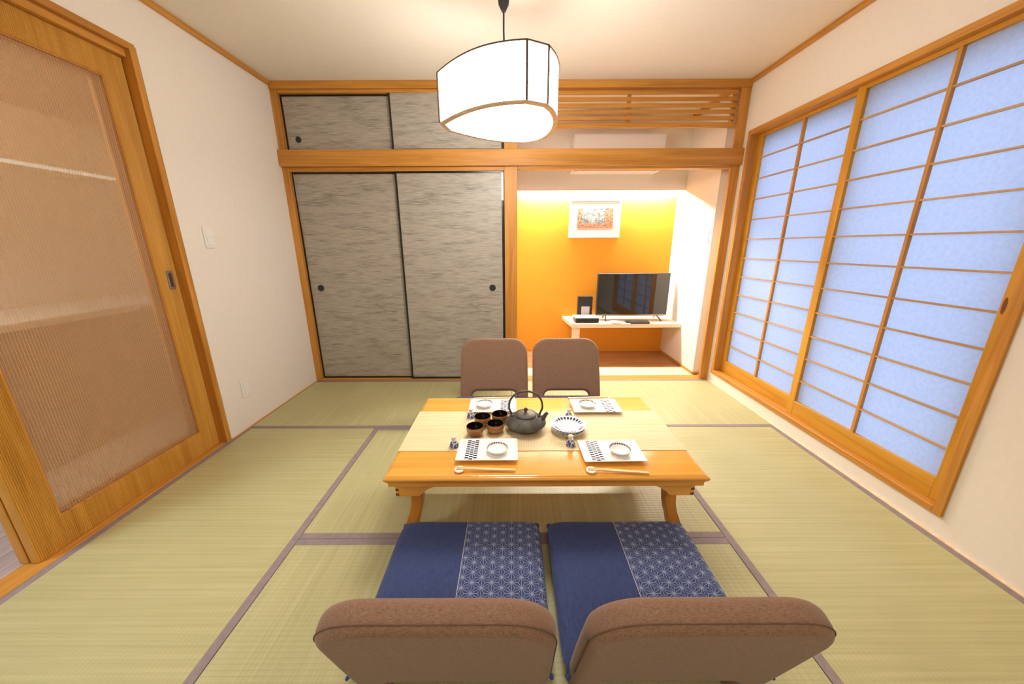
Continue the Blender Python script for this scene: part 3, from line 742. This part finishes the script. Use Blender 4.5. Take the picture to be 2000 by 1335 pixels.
obj('frame_side', B(-W2+0.014, W2-0.014, -fwd, 0, 0, 0.014, bev=0.0015), 'white_frame', pf); obj('frame_side', B(-W2+0.014, W2-0.014, -fwd, 0, 0.356, 0.370, bev=0.0015), 'white_frame', pf)
obj('mat_board', B(-W2+0.014, W2-0.014, -0.010, -0.002, 0.014, 0.356), 'mat_board', pf)
obj('print', B(-0.182, 0.182, -0.0005, 0.0005, -0.118, 0.118), 'art', pf, loc=(0.004, -0.0115, 0.213))
SZ = 0.408
sh = thing('television_shelf', 'pale wooden shelf on a panel leg holding the television', 'shelf', (1.14, 0.655, 0.0))
q = bmesh.new(); prism(q, [(-0.585, 0.203), (-0.537, -0.205), (0.5455, -0.205), (0.5455, 0.203)], 'z', 0.368, SZ, 0.003); obj('shelf_board', q, 'pale_x', sh)
obj('leg', B(-0.526, -0.452, -0.165, -0.125, 0.0005, 0.3675, bev=0.002), 'pale_x', sh)
tv = thing('television', 'black flat television reflecting the window on the alcove shelf', 'television', (1.245, 0.655, SZ))
obj('screen_housing', B(-0.366, 0.366, -0.012, 0.030, 0.048, 0.478, bev=0.004), 'black_matte', tv)
obj('screen', B(-0.358, 0.358, -0.0135, -0.0121, 0.060, 0.470), 'screen', tv)
obj('back_housing', B(-0.22, 0.22, 0.030, 0.060, 0.08, 0.32, bev=0.01), 'black_matte', tv)
obj('bottom_trim', B(-0.362, 0.362, -0.0145, -0.0122, 0.050, 0.057), 'metal', tv)
for s in (-1, 1):
    q = bmesh.new(); tube(q, [(s*0.262, 0.0, 0.052), (s*0.285, -0.085, 0.006)], 0.0065, 6); tube(q, [(s*0.262, 0.012, 0.052), (s*0.275, 0.085, 0.006)], 0.0065, 6); obj('foot', q, 'black_matte', tv)
bx = thing('recorder_box', 'low black set top box with white sheet on its top, left end of shelf', 'box', (0.760, 0.580, SZ))
obj('body', B(-0.117, 0.117, -0.085, 0.085, 0.004, 0.048, bev=0.005), 'black_matte', bx)
obj('front_panel', B(-0.108, 0.108, -0.0865, -0.0851, 0.010, 0.042), 'black', bx)
for sx in (-0.095, 0.095): obj('foot', B(sx-0.01, sx+0.01, -0.07, 0.07, 0.0004, 0.004), 'black_matte', bx)
q = B(-0.122, 0.118, -0.082, 0.080, 0.0, 0.003, bev=0.001); tag(obj('paper_sheet', q, 'mat_board', None, loc=(0.758, 0.584, SZ+0.0484)), 'white paper sheet lying on the black set top box', 'paper')
ro = thing('router', 'upright black router with a pale sticker at left end of shelf', 'router', (0.778, 0.735, SZ))
obj('body', B(-0.077, 0.077, -0.020, 0.040, 0.006, 0.238, bev=0.008, seg=2), 'black_matte', ro); obj('foot', B(-0.07, 0.07, -0.03, 0.055, 0.0004, 0.008, bev=0.002), 'black_matte', ro)
obj('sticker', B(-0.040, 0.046, -0.0212, -0.0203, 0.045, 0.130), 'mat_board', ro)
q = bmesh.new(); tube(q, [(0.870, 0.760, 0.420), (0.885, 0.745, 0.440), (0.905, 0.735, 0.490), (0.915, 0.745, 0.53)], 0.003, 6); tube(q, [(0.865, 0.70, 0.413), (0.90, 0.69, 0.420), (0.925, 0.72, 0.414)], 0.003, 6)
tag(obj('power_cable', q, 'mat_board', None, True), 'pale cable looping between the router and the television', 'cable')
def remote(loc, rz, label, ln):
    t = thing('remote_control', label, 'remote', loc, rz, 'remotes on the television shelf')
    obj('body', B(-ln/2, ln/2, -0.024, 0.024, 0.0004, 0.018, bev=0.004), 'black_matte', t)
    for i in range(7):
        for j in range(3): obj('button', B(-ln/2+0.02+i*ln*0.115, -ln/2+0.031+i*ln*0.115, -0.015+j*0.012, -0.007+j*0.012, 0.018, 0.0195), 'metal', t)
    return t
remote((1.262, 0.520, SZ), 0.02, 'long black remote control in front of the television, nearer the screen', 0.23)
remote((1.275, 0.468, SZ), -0.01, 'black remote control nearest the shelf front edge', 0.19)
q = bmesh.new(); lathe(q, [(0, 0.0004), (0.050, 0.0004), (0.062, 0.008), (0.058, 0.012), (0.03, 0.014), (0, 0.014)], 32); tag(obj('white_disc', q, 'white', None, True, (1.040, 0.505, SZ)), 'small flat white disc on the shelf between box and remotes', 'disc')
q = B(-0.022, 0.022, -0.012, 0.012, 0.0004, 0.008, bev=0.002); tag(obj('eraser_block', q, 'mat_board', None, False, (0.925, 0.530, SZ)), 'tiny pale block on the shelf beside the black box', 'block')

# ================================================================== TABLE
TZ = 0.330; TX0, TX1, TY0, TY1 = -0.472, 0.732, -1.806, -1.103; TCX, TCY = (TX0+TX1)/2, (TY0+TY1)/2
tb = thing('low_table', 'low glossy orange wooden table with moulded edge and curved legs', 'table', (TCX, TCY, 0.0))
hx, hy = (TX1-TX0)/2, (TY1-TY0)/2
q = bmesh.new(); prof = [(0.330, -0.010), (0.329, -0.006), (0.3265, -0.003), (0.326, 0.0), (0.3235, 0.004), (0.320, 0.0065), (0.316, 0.0060), (0.312, 0.0035), (0.303, -0.004), (0.296, -0.007), (0.2825, -0.007), (0.2815, -0.009)]
rings = [[q.verts.new((sx*(hx+d), sy*(hy+d), z)) for sx, sy in ((-1, -1), (1, -1), (1, 1), (-1, 1))] for z, d in prof]
for a, b in zip(rings, rings[1:]):
    for i in range(4): q.faces.new((a[i], a[(i+1) % 4], b[(i+1) % 4], b[i]))
q.faces.new(rings[0]); q.faces.new(rings[-1][::-1]); obj('tabletop', q, 'table_x', tb)
ax, ay = hx-0.020, hy-0.040
for s in (-1, 1):                                                    # long aprons with shaped ends
    q = bmesh.new(); prism(q, [(-ax, 0.2812), (-ax, 0.213), (-ax+0.092, 0.213), (-ax+0.108, 0.230), (-ax+0.125, 0.246), (-ax+0.150, 0.257), (-ax+0.180, 0.266), (-ax+0.240, 0.276), (ax-0.240, 0.276), (ax-0.180, 0.266), (ax-0.150, 0.257), (ax-0.125, 0.246), (ax-0.108, 0.230), (ax-0.092, 0.213), (ax, 0.213), (ax, 0.2812)], 'y', *(sorted((s*ay, s*(ay-0.018)))), 0.001)
    ap = obj('apron', q, 'table_x', tb)
    for e in (-1, 1):
        for k in range(3):
            x0, x1 = sorted((e*(ax-0.013), e*(ax+0.0004))); y0, y1 = sorted((s*(ay+0.0006), s*(ay-0.010))); obj('dovetail', B(x0, x1, y0, y1, 0.217+k*0.021, 0.227+k*0.021), 'endgrain', ap)
    q = bmesh.new(); prism(q, [(-ay+0.018, 0.2812), (-ay+0.018, 0.213), (-ay+0.09, 0.213), (-ay+0.13, 0.262), (-ay+0.20, 0.276), (ay-0.20, 0.276), (ay-0.13, 0.262), (ay-0.09, 0.213), (ay-0.018, 0.213), (ay-0.018, 0.2812)], 'x', *(sorted((s*ax, s*(ax-0.018)))), 0.001)
    obj('apron', q, 'table_x', tb)
for sx in (-1, 1):
    for sy in (-1, 1):
        q = bmesh.new(); rg = []
        for k in range(9):
            u = k/8; z = 0.2810*(1-u); off = -0.006-0.014*math.sin(PI*min(1, u*1.25))+0.030*u**3; wd = 0.058-0.012*math.sin(PI*u*0.9)
            cx = sx*(ax-0.050+off); cy = sy*(ay-0.054+off*0.15)
            rg.append([q.verts.new((cx+a*wd/2, cy+b*wd/2*0.9, z+0.0004)) for a, b in ((-1, -1), (1, -1), (1, 1), (-1, 1))])
        for a, b in zip(rg, rg[1:]):
            for i in range(4): q.faces.new((a[i], a[(i+1) % 4], b[(i+1) % 4], b[i]))
        q.faces.new(rg[0][::-1]); q.faces.new(rg[-1]); bmesh.ops.bevel(q, geom=[e for e in q.edges if abs(e.verts[0].co.z-e.verts[1].co.z) > 0.01], offset=0.004, segments=2, affect='EDGES')
        obj('leg', q, 'table_z', tb, smooth=True)
# runner
q = bmesh.new(); RX0, RX1 = TX0-0.004, TX1+0.004
box(q, RX0-TCX, RX1-TCX, -0.180, 0.180, 0.0003, 0.0022, 0.0006)
tag(obj('table_runner', q, 'runner', None, False, (TCX, -1.458, TZ)), 'woven straw table runner laid across the low table', 'runner')
RZ = TZ+0.0024

# ---- place settings
def loft_rect(q, rows):
    """rows: (half x, half y, z, corner r)"""
    rg = []
    for a, b, z, r in rows: rg.append([q.verts.new((x, y, z)) for x, y in rrect(-a, a, -b, b, r, 4)])
    for A, Bv in zip(rg, rg[1:]):
        n = len(A)
        for i in range(n): q.faces.new((A[i], A[(i+1) % n], Bv[(i+1) % n], Bv[i]))
    q.faces.new(rg[0]); q.faces.new(rg[-1])
def make_plate():
    t = thing('rectangular_plate', '', 'plate')
    q = bmesh.new(); loft_rect(q, [(0.095, 0.055, 0.0004, 0.008), (0.097, 0.057, 0.003, 0.008), (0.121, 0.077, 0.0125, 0.007), (0.1235, 0.0795, 0.0150, 0.007), (0.1225, 0.0785, 0.0156, 0.007), (0.115, 0.072, 0.0122, 0.006), (0.105, 0.064, 0.0112, 0.006)])
    obj('body', q, 'porcelain', t, smooth=True)
    q = B(-0.024, 0.024, -0.0700, 0.0700, -0.0008, 0.0005); obj('checker_band', q, 'band', t, loc=(-0.065, 0, 0.0122))
    return t
def make_dish():
    t = thing('sauce_dish', '', 'dish')
    q = bmesh.new(); lathe(q, [(0, 0.0004), (0.026, 0.0004), (0.028, 0.003), (0.040, 0.010), (0.0455, 0.019), (0.0450, 0.0200), (0.0435, 0.0190), (0.038, 0.0105), (0.030, 0.0062), (0, 0.0052)], 48)
    obj('bowl', q, 'dish_ring', t, smooth=True); return t
def make_rest():
    t = thing('chopstick_rest', '', 'chopstick rest')
    q = bmesh.new(); lathe(q, [(0, 0.0003), (0.014, 0.0003), (0.0195, 0.004), (0.0205, 0.007), (0.0180, 0.0098), (0.0105, 0.0100), (0.006, 0.0080), (0, 0.0072)], 32); obj('body', q, 'porcelain', t, smooth=True); return t
def make_stick():
    q = bmesh.new(); L = 0.225; rg = []
    for u, r in ((0, 0.0018), (0.5, 0.0030), (1, 0.0037)): rg.append([q.verts.new((u*L, a*r, b*r)) for a, b in ((-1, -1), (1, -1), (1, 1), (-1, 1))])
    for a, b in zip(rg, rg[1:]):
        for i in range(4): q.faces.new((a[i], a[(i+1) % 4], b[(i+1) % 4], b[i]))
    q.faces.new(rg[0][::-1]); q.faces.new(rg[-1])
    o = obj('chopstick', q, 'chopstick', None); return tag(o, '', 'chopstick')
def make_bottle():
    t = thing('soy_bottle', '', 'bottle')
    q = bmesh.new(); lathe(q, [(0, 0.0003), (0.017, 0.0003), (0.0195, 0.003), (0.0190, 0.009), (0.0150, 0.019), (0.0105, 0.027), (0.0085, 0.031), (0.0095, 0.034), (0.0, 0.034)], 32); obj('bottle_body', q, 'bottle', t, smooth=True)
    q = bmesh.new(); lathe(q, [(0.0062, 0.034), (0.0072, 0.036), (0.0110, 0.041), (0.0115, 0.046), (0.008, 0.049), (0, 0.0495)], 28); obj('stopper', q, 'mat_board', t, smooth=True); return t
P0, D0, R0, S0, O0 = make_plate(), make_dish(), make_rest(), make_stick(), make_bottle()
used = set()
def use(proto, loc, rz, label, group):
    if proto.name not in used:
        used.add(proto.name); proto.location = loc; proto.rotation_euler = (0, 0, rz); proto['label'] = label; proto['group'] = group; return proto
    return dup(proto, loc, rz, label, group)
sets = [  # plate x, y, rot, who, dish dx, rest x, y, stick angle
    (-0.098, -1.648, 0.0, 'near left', (-0.058, -1.660), (-0.198, -1.769), -0.020, (-0.245, -1.606)),
    (0.408, -1.659, 0.015, 'near right', (0.442, -1.670), (0.303, -1.776), -0.080, (0.253, -1.600)),
    (-0.098, -1.238, PI, 'far left', (-0.142, -1.240), (0.000, -1.128), PI, (-0.203, -1.346)),
    (0.440, -1.244, PI, 'far right', (0.398, -1.246), (0.530, -1.128), PI, (0.284, -1.352))]
for (x, y, rz, who, dsh, rst, sa, btl) in sets:
    far = who.startswith('far'); pz = TZ+0.0005 if far else RZ-0.0004
    use(P0, (x, y, RZ), rz, 'white rectangular plate with navy checker band, %s place setting' % who, 'rectangular plates on the table')
    use(D0, (*dsh, RZ+0.0114), rz, 'small round white dish with navy dashes on the %s plate' % who, 'small dishes on the plates')
    use(R0, (*rst, TZ), 0.0, 'round white chopstick rest at the %s place setting' % who, 'chopstick rests')
    for k, off in enumerate((0.0045, -0.0045)):
        d = Vector((math.cos(sa), math.sin(sa))); nrm = Vector((-d.y, d.x)); p = Vector(rst)-d*0.012+nrm*off*(1 if not far else -1)
        side = ('inner', 'outer')[k]
        s_ = use(S0, (p.x, p.y, TZ+0.0122), sa+(-0.012 if k else 0.012)*(-1 if not far else 1), '%s wooden chopstick of the %s place setting, %s' % (side, who, 'nearer the plate' if k == 0 else 'nearer the table edge'), 'chopsticks on the rests')
        s_.rotation_euler = (0, math.atan2(0.0080, 0.225), s_.rotation_euler.z)
    use(O0, (*btl, RZ), 0.3, {'near left': 'small blue and white bottle left of the near left plate', 'near right': 'small blue and white bottle in front of the plate stack', 'far left': 'small blue and white bottle hidden behind the brown cups', 'far right': 'small blue and white bottle behind the plate stack'}[who], 'small bottles on the runner')
# ---- plate stack
first = None
names = ['bottom', 'third from the top', 'second from the top', 'topmost']
for k in range(4):
    lab = 'round white plate with navy ring, %s of the stack' % names[k]
    if first is None:
        first = thing('round_plate', lab, 'plate', (0.260, -1.480, RZ), 0, 'stacked round plates')
        q = bmesh.new(); lathe(q, [(0, 0.0003), (0.042, 0.0003), (0.044, 0.0025), (0.060, 0.007), (0.0775, 0.0145), (0.0785, 0.0158), (0.0765, 0.0162), (0.060, 0.0092), (0.046, 0.0058), (0, 0.0052)], 56); obj('body', q, 'plate_ring', first, smooth=True)
    else: dup(first, (0.260+(0.002, -0.002, 0.001)[k-1], -1.480+(-0.001, 0.002, 0.0)[k-1], RZ+0.0072*k), 0.3*k, lab)
# ---- cups
c0 = None
for x, y, lab in [(-0.164, -1.512, 'brown tea cup with black inside, nearest of the four'), (-0.074, -1.487, 'brown tea cup with black inside beside the teapot front'),
                  (-0.138, -1.420, 'brown tea cup with black inside, rear left of the four'), (-0.056, -1.396, 'brown tea cup with black inside, rearmost of the four')]:
    if c0 is None:
        c0 = thing('tea_cup', lab, 'cup', (x, y, RZ), 0, 'brown tea cups')
        q = bmesh.new(); lathe(q, [(0, 0.0003), (0.022, 0.0003), (0.0235, 0.003), (0.0345, 0.010), (0.0385, 0.022), (0.0395, 0.036), (0.0392, 0.0462), (0.0382, 0.0475), (0.0372, 0.0464)], 44); obj('body', q, 'cup', c0, smooth=True)
        q = bmesh.new(); lathe(q, [(0.0374, 0.0464), (0.0376, 0.036), (0.0365, 0.022), (0.031, 0.012), (0.018, 0.0075), (0, 0.0068)], 44); obj('lining', q, 'cup_in', c0, smooth=True)
    else: dup(c0, (x, y, RZ), 0.7, lab)
# ---- teapot
tp = thing('teapot', 'black cast iron teapot with hoop handle in the table centre', 'teapot', (0.066, -1.455, RZ), 0.0)
q = bmesh.new(); lathe(q, [(0, 0.0003), (0.050, 0.0003), (0.053, 0.004), (0.070, 0.012), (0.088, 0.026), (0.0945, 0.034), (0.0935, 0.040), (0.082, 0.052), (0.066, 0.063), (0.054, 0.069), (0.050, 0.071), (0.0, 0.071)], 56); obj('body', q, 'iron', tp, smooth=True)
q = bmesh.new(); lathe(q, [(0.0505, 0.0712), (0.0515, 0.0745), (0.049, 0.0775), (0.030, 0.083), (0.010, 0.0855), (0, 0.0857)], 48); ld = obj('lid', q, 'iron', tp, smooth=True)
q = bmesh.new(); lathe(q, [(0.0045, 0.085), (0.0045, 0.089), (0.0088, 0.093), (0.0098, 0.098), (0.0072, 0.104), (0.003, 0.107), (0, 0.108)], 24); obj('knob', q, 'iron', ld, smooth=True)
q = bmesh.new(); tube(q, [(0.068, 0, 0.046), (0.080, 0, 0.053), (0.088, 0, 0.063), (0.093, 0, 0.073), (0.102, 0, 0.080)], [0.016, 0.0130, 0.0100, 0.0085, 0.0075], 16); obj('spout', q, 'iron', tp, smooth=True)
hp = []
for k in range(21):
    a = PI*(1-k/20); ex = 0.085*math.cos(a); ez = 0.080+0.108*math.sin(a)**0.8
    hp.append((ex*(0.80+0.22*math.sin(a)**0.35 if 0 < k < 20 else 0.74), 0.0, ez))
q = bmesh.new(); tube(q, [(-0.061, 0, 0.064)]+hp[1:-1]+[(0.061, 0, 0.064)], 0.0050, 10); obj('handle', q, 'iron', tp, smooth=True)
for s in (-1, 1): obj('handle_lug', B(s*0.061-0.006, s*0.061+0.006, -0.010, 0.010, 0.058, 0.074, bev=0.003), 'iron', tp)

# ================================================================== FLOOR CHAIRS AND CUSHIONS
def back_outline():
    w_, h_, r = 0.249, 0.522, 0.112; pts = []
    for k in range(11): a = math.radians(90*k/10); pts.append((w_-0.003-r+r*math.cos(a), h_-r+r*math.sin(a)))
    for k in range(11): a = math.radians(90+90*k/10); pts.append((-w_+0.003+r+r*math.cos(a), h_-r+r*math.sin(a)))
    pts += [(-w_, 0.24), (-w_, 0.10), (-w_+0.002, 0.012), (-0.172, 0.0), (-0.168, 0.075)]
    ra = 0.045
    for k in range(7): a = math.radians(180-90*k/6); pts.append((-0.121+ra*math.cos(a), 0.088+ra*math.sin(a)))
    for k in range(7): a = math.radians(90-90*k/6); pts.append((0.121+ra*math.cos(a), 0.088+ra*math.sin(a)))
    pts += [(0.168, 0.075), (0.172, 0.0), (w_-0.002, 0.012), (w_, 0.10), (w_, 0.24)]
    return [Vector(p) for p in pts]
def rounded_slab(q, ol, th, r, axis='y', n=5):
    """slab of an outline with softly rounded edges; thickness runs from -th to 0 on `axis`"""
    prof = [(r*1.32, 0.0), (r*1.12, 0.0)]
    for k in range(n+1): a = PI/2*k/n; prof.append((r*(1-math.sin(a)), -r*(1-math.cos(a))))
    prof2 = [(d, -th-z) for d, z in prof][::-1]
    rings = []
    for d, z in prof+prof2:
        pts = inset(ol, d)
        rings.append([q.verts.new((p.x, z, p.y) if axis == 'y' else (p.x, p.y, z)) for p in pts])
    m_ = len(ol)
    for a, b in zip(rings, rings[1:]):
        for i in range(m_): q.faces.new((a[i], a[(i+1) % m_], b[(i+1) % m_], b[i]))
    f0 = q.faces.new(rings[0]); f1 = q.faces.new(rings[-1][::-1]); bmesh.ops.triangulate(q, faces=[f0, f1])
def make_chair():
    """faces +y; origin on the floor under the back's foot"""
    t = thing('floor_chair', '', 'floor chair')
    mx = Matrix.Translation((0, 0.030, 0.008)) @ Matrix.Rotation(math.radians(20.5), 4, 'X')
    q = bmesh.new(); rounded_slab(q, back_outline(), 0.062, 0.023); q.transform(mx)
    obj('backrest', q, 'brown_fabric', t, smooth=True)
    ol = back_outline()[:22]
    for yy in (-0.0485,):
        q = bmesh.new(); tube(q, [(x, yy, z) for x, z in [(0.2480, 0.17)]+[tuple(p*0.998) for p in ol]+[(-0.2480, 0.17)]], 0.0012, 6); q.transform(mx); obj('seam', q, 'brown_seam', t)
    q = bmesh.new(); rounded_slab(q, [Vector(p) for p in rrect(-0.235, 0.235, 0.0, 0.470, 0.06, 6)], 0.046, 0.014, 'z'); bmesh.ops.translate(q, verts=q.verts, vec=(0, 0, 0.047)); obj('seat', q, 'brown_fabric', t, smooth=True)
    return t
def make_cushion():
    t = thing('seat_cushion', '', 'cushion'); W, L, Hc = 0.278, 0.268, 0.056
    def surf(u0, u1, nu, nv=28):
        q = bmesh.new(); T = []; Bo = []
        for i in range(nu+1):
            u = u0+(u1-u0)*i/nu; rt_, rb = [], []
            for j in range(nv+1):
                v = -1+2*j/nv
                pu = math.sin(u*PI/2)*0.35+u*0.65; pv = math.sin(v*PI/2)*0.35+v*0.65
                e = (max(0, 1-abs(pu)**9)*max(0, 1-abs(pv)**9))**0.5
                x = W*pu*(1-0.018*(1-abs(pv)**2)*0.5); y = L*pv*(1-0.02*(1-abs(pu)**2)*0.5)
                cr = (abs(pu)*abs(pv))**9*0.016; x -= math.copysign(cr, x); y -= math.copysign(cr, y); rt_.append(q.verts.new((x, y, 0.022+Hc*0.52*e))); rb.append(q.verts.new((x, y, 0.022-0.0215*e)))
            T.append(rt_); Bo.append(rb)
        for i in range(nu):
            for j in range(nv):
                q.faces.new((T[i][j], T[i+1][j], T[i+1][j+1], T[i][j+1])); q.faces.new((Bo[i][j], Bo[i][j+1], Bo[i+1][j+1], Bo[i+1][j]))
        bmesh.ops.remove_doubles(q, verts=q.verts[:], dist=1e-5); return q
    obj('plain_panel', surf(-1, -0.04, 14), 'navy', t, smooth=True); o = obj('patterned_panel', surf(-0.04, 1, 15), 'asanoha', t, smooth=True)
    o['label'] = 'navy panel printed with white star lattice'
    q = bmesh.new(); tube(q, [(-0.0113, -0.245+0.035*k, 0.0511) for k in range(15)], 0.0008, 5); obj('seam', q, 'mat_board', t)
    for sx in (-1, 1):
        for sy in (-1, 1):
            q = bmesh.new(); tube(q, [(sx*0.250, sy*0.240, 0.022), (sx*0.262, sy*0.254, 0.024), (sx*0.269, sy*0.260, 0.018), (sx*0.2705, sy*0.250, 0.012)], [0.005, 0.006, 0.005, 0.004], 8); obj('corner_tie', q, 'navy', t, smooth=True)
    return t
CH = make_chair(); CU = make_cushion()
chairs = [(-0.152, -2.238, 0.0, 'brown fabric floor chair seen from behind, near left side of table'), (0.402, -2.238, 0.0, 'brown fabric floor chair seen from behind, near right side of table'),
          (-0.128, -0.575, PI, 'brown fabric floor chair facing the viewer, far side left'), (0.404, -0.575, PI, 'brown fabric floor chair facing the viewer, far side right')]
cush = [(-0.163, -2.014, 0.0, 'navy seat cushion with star lattice panel on the near left floor chair'), (0.415, -2.016, 0.0, 'navy seat cushion with star lattice panel on the near right floor chair'),
        (-0.138, -0.795, PI, 'navy cushion mostly hidden behind the table, far left floor chair'), (0.412, -0.795, PI, 'navy cushion mostly hidden behind the table, far right floor chair')]
for x, y, rz, lab in chairs: use(CH, (x, y, 0.0012), rz, lab, 'floor chairs around the table')
for x, y, rz, lab in cush: use(CU, (x, y, 0.0478), rz, lab, 'navy cushions on the floor chairs')
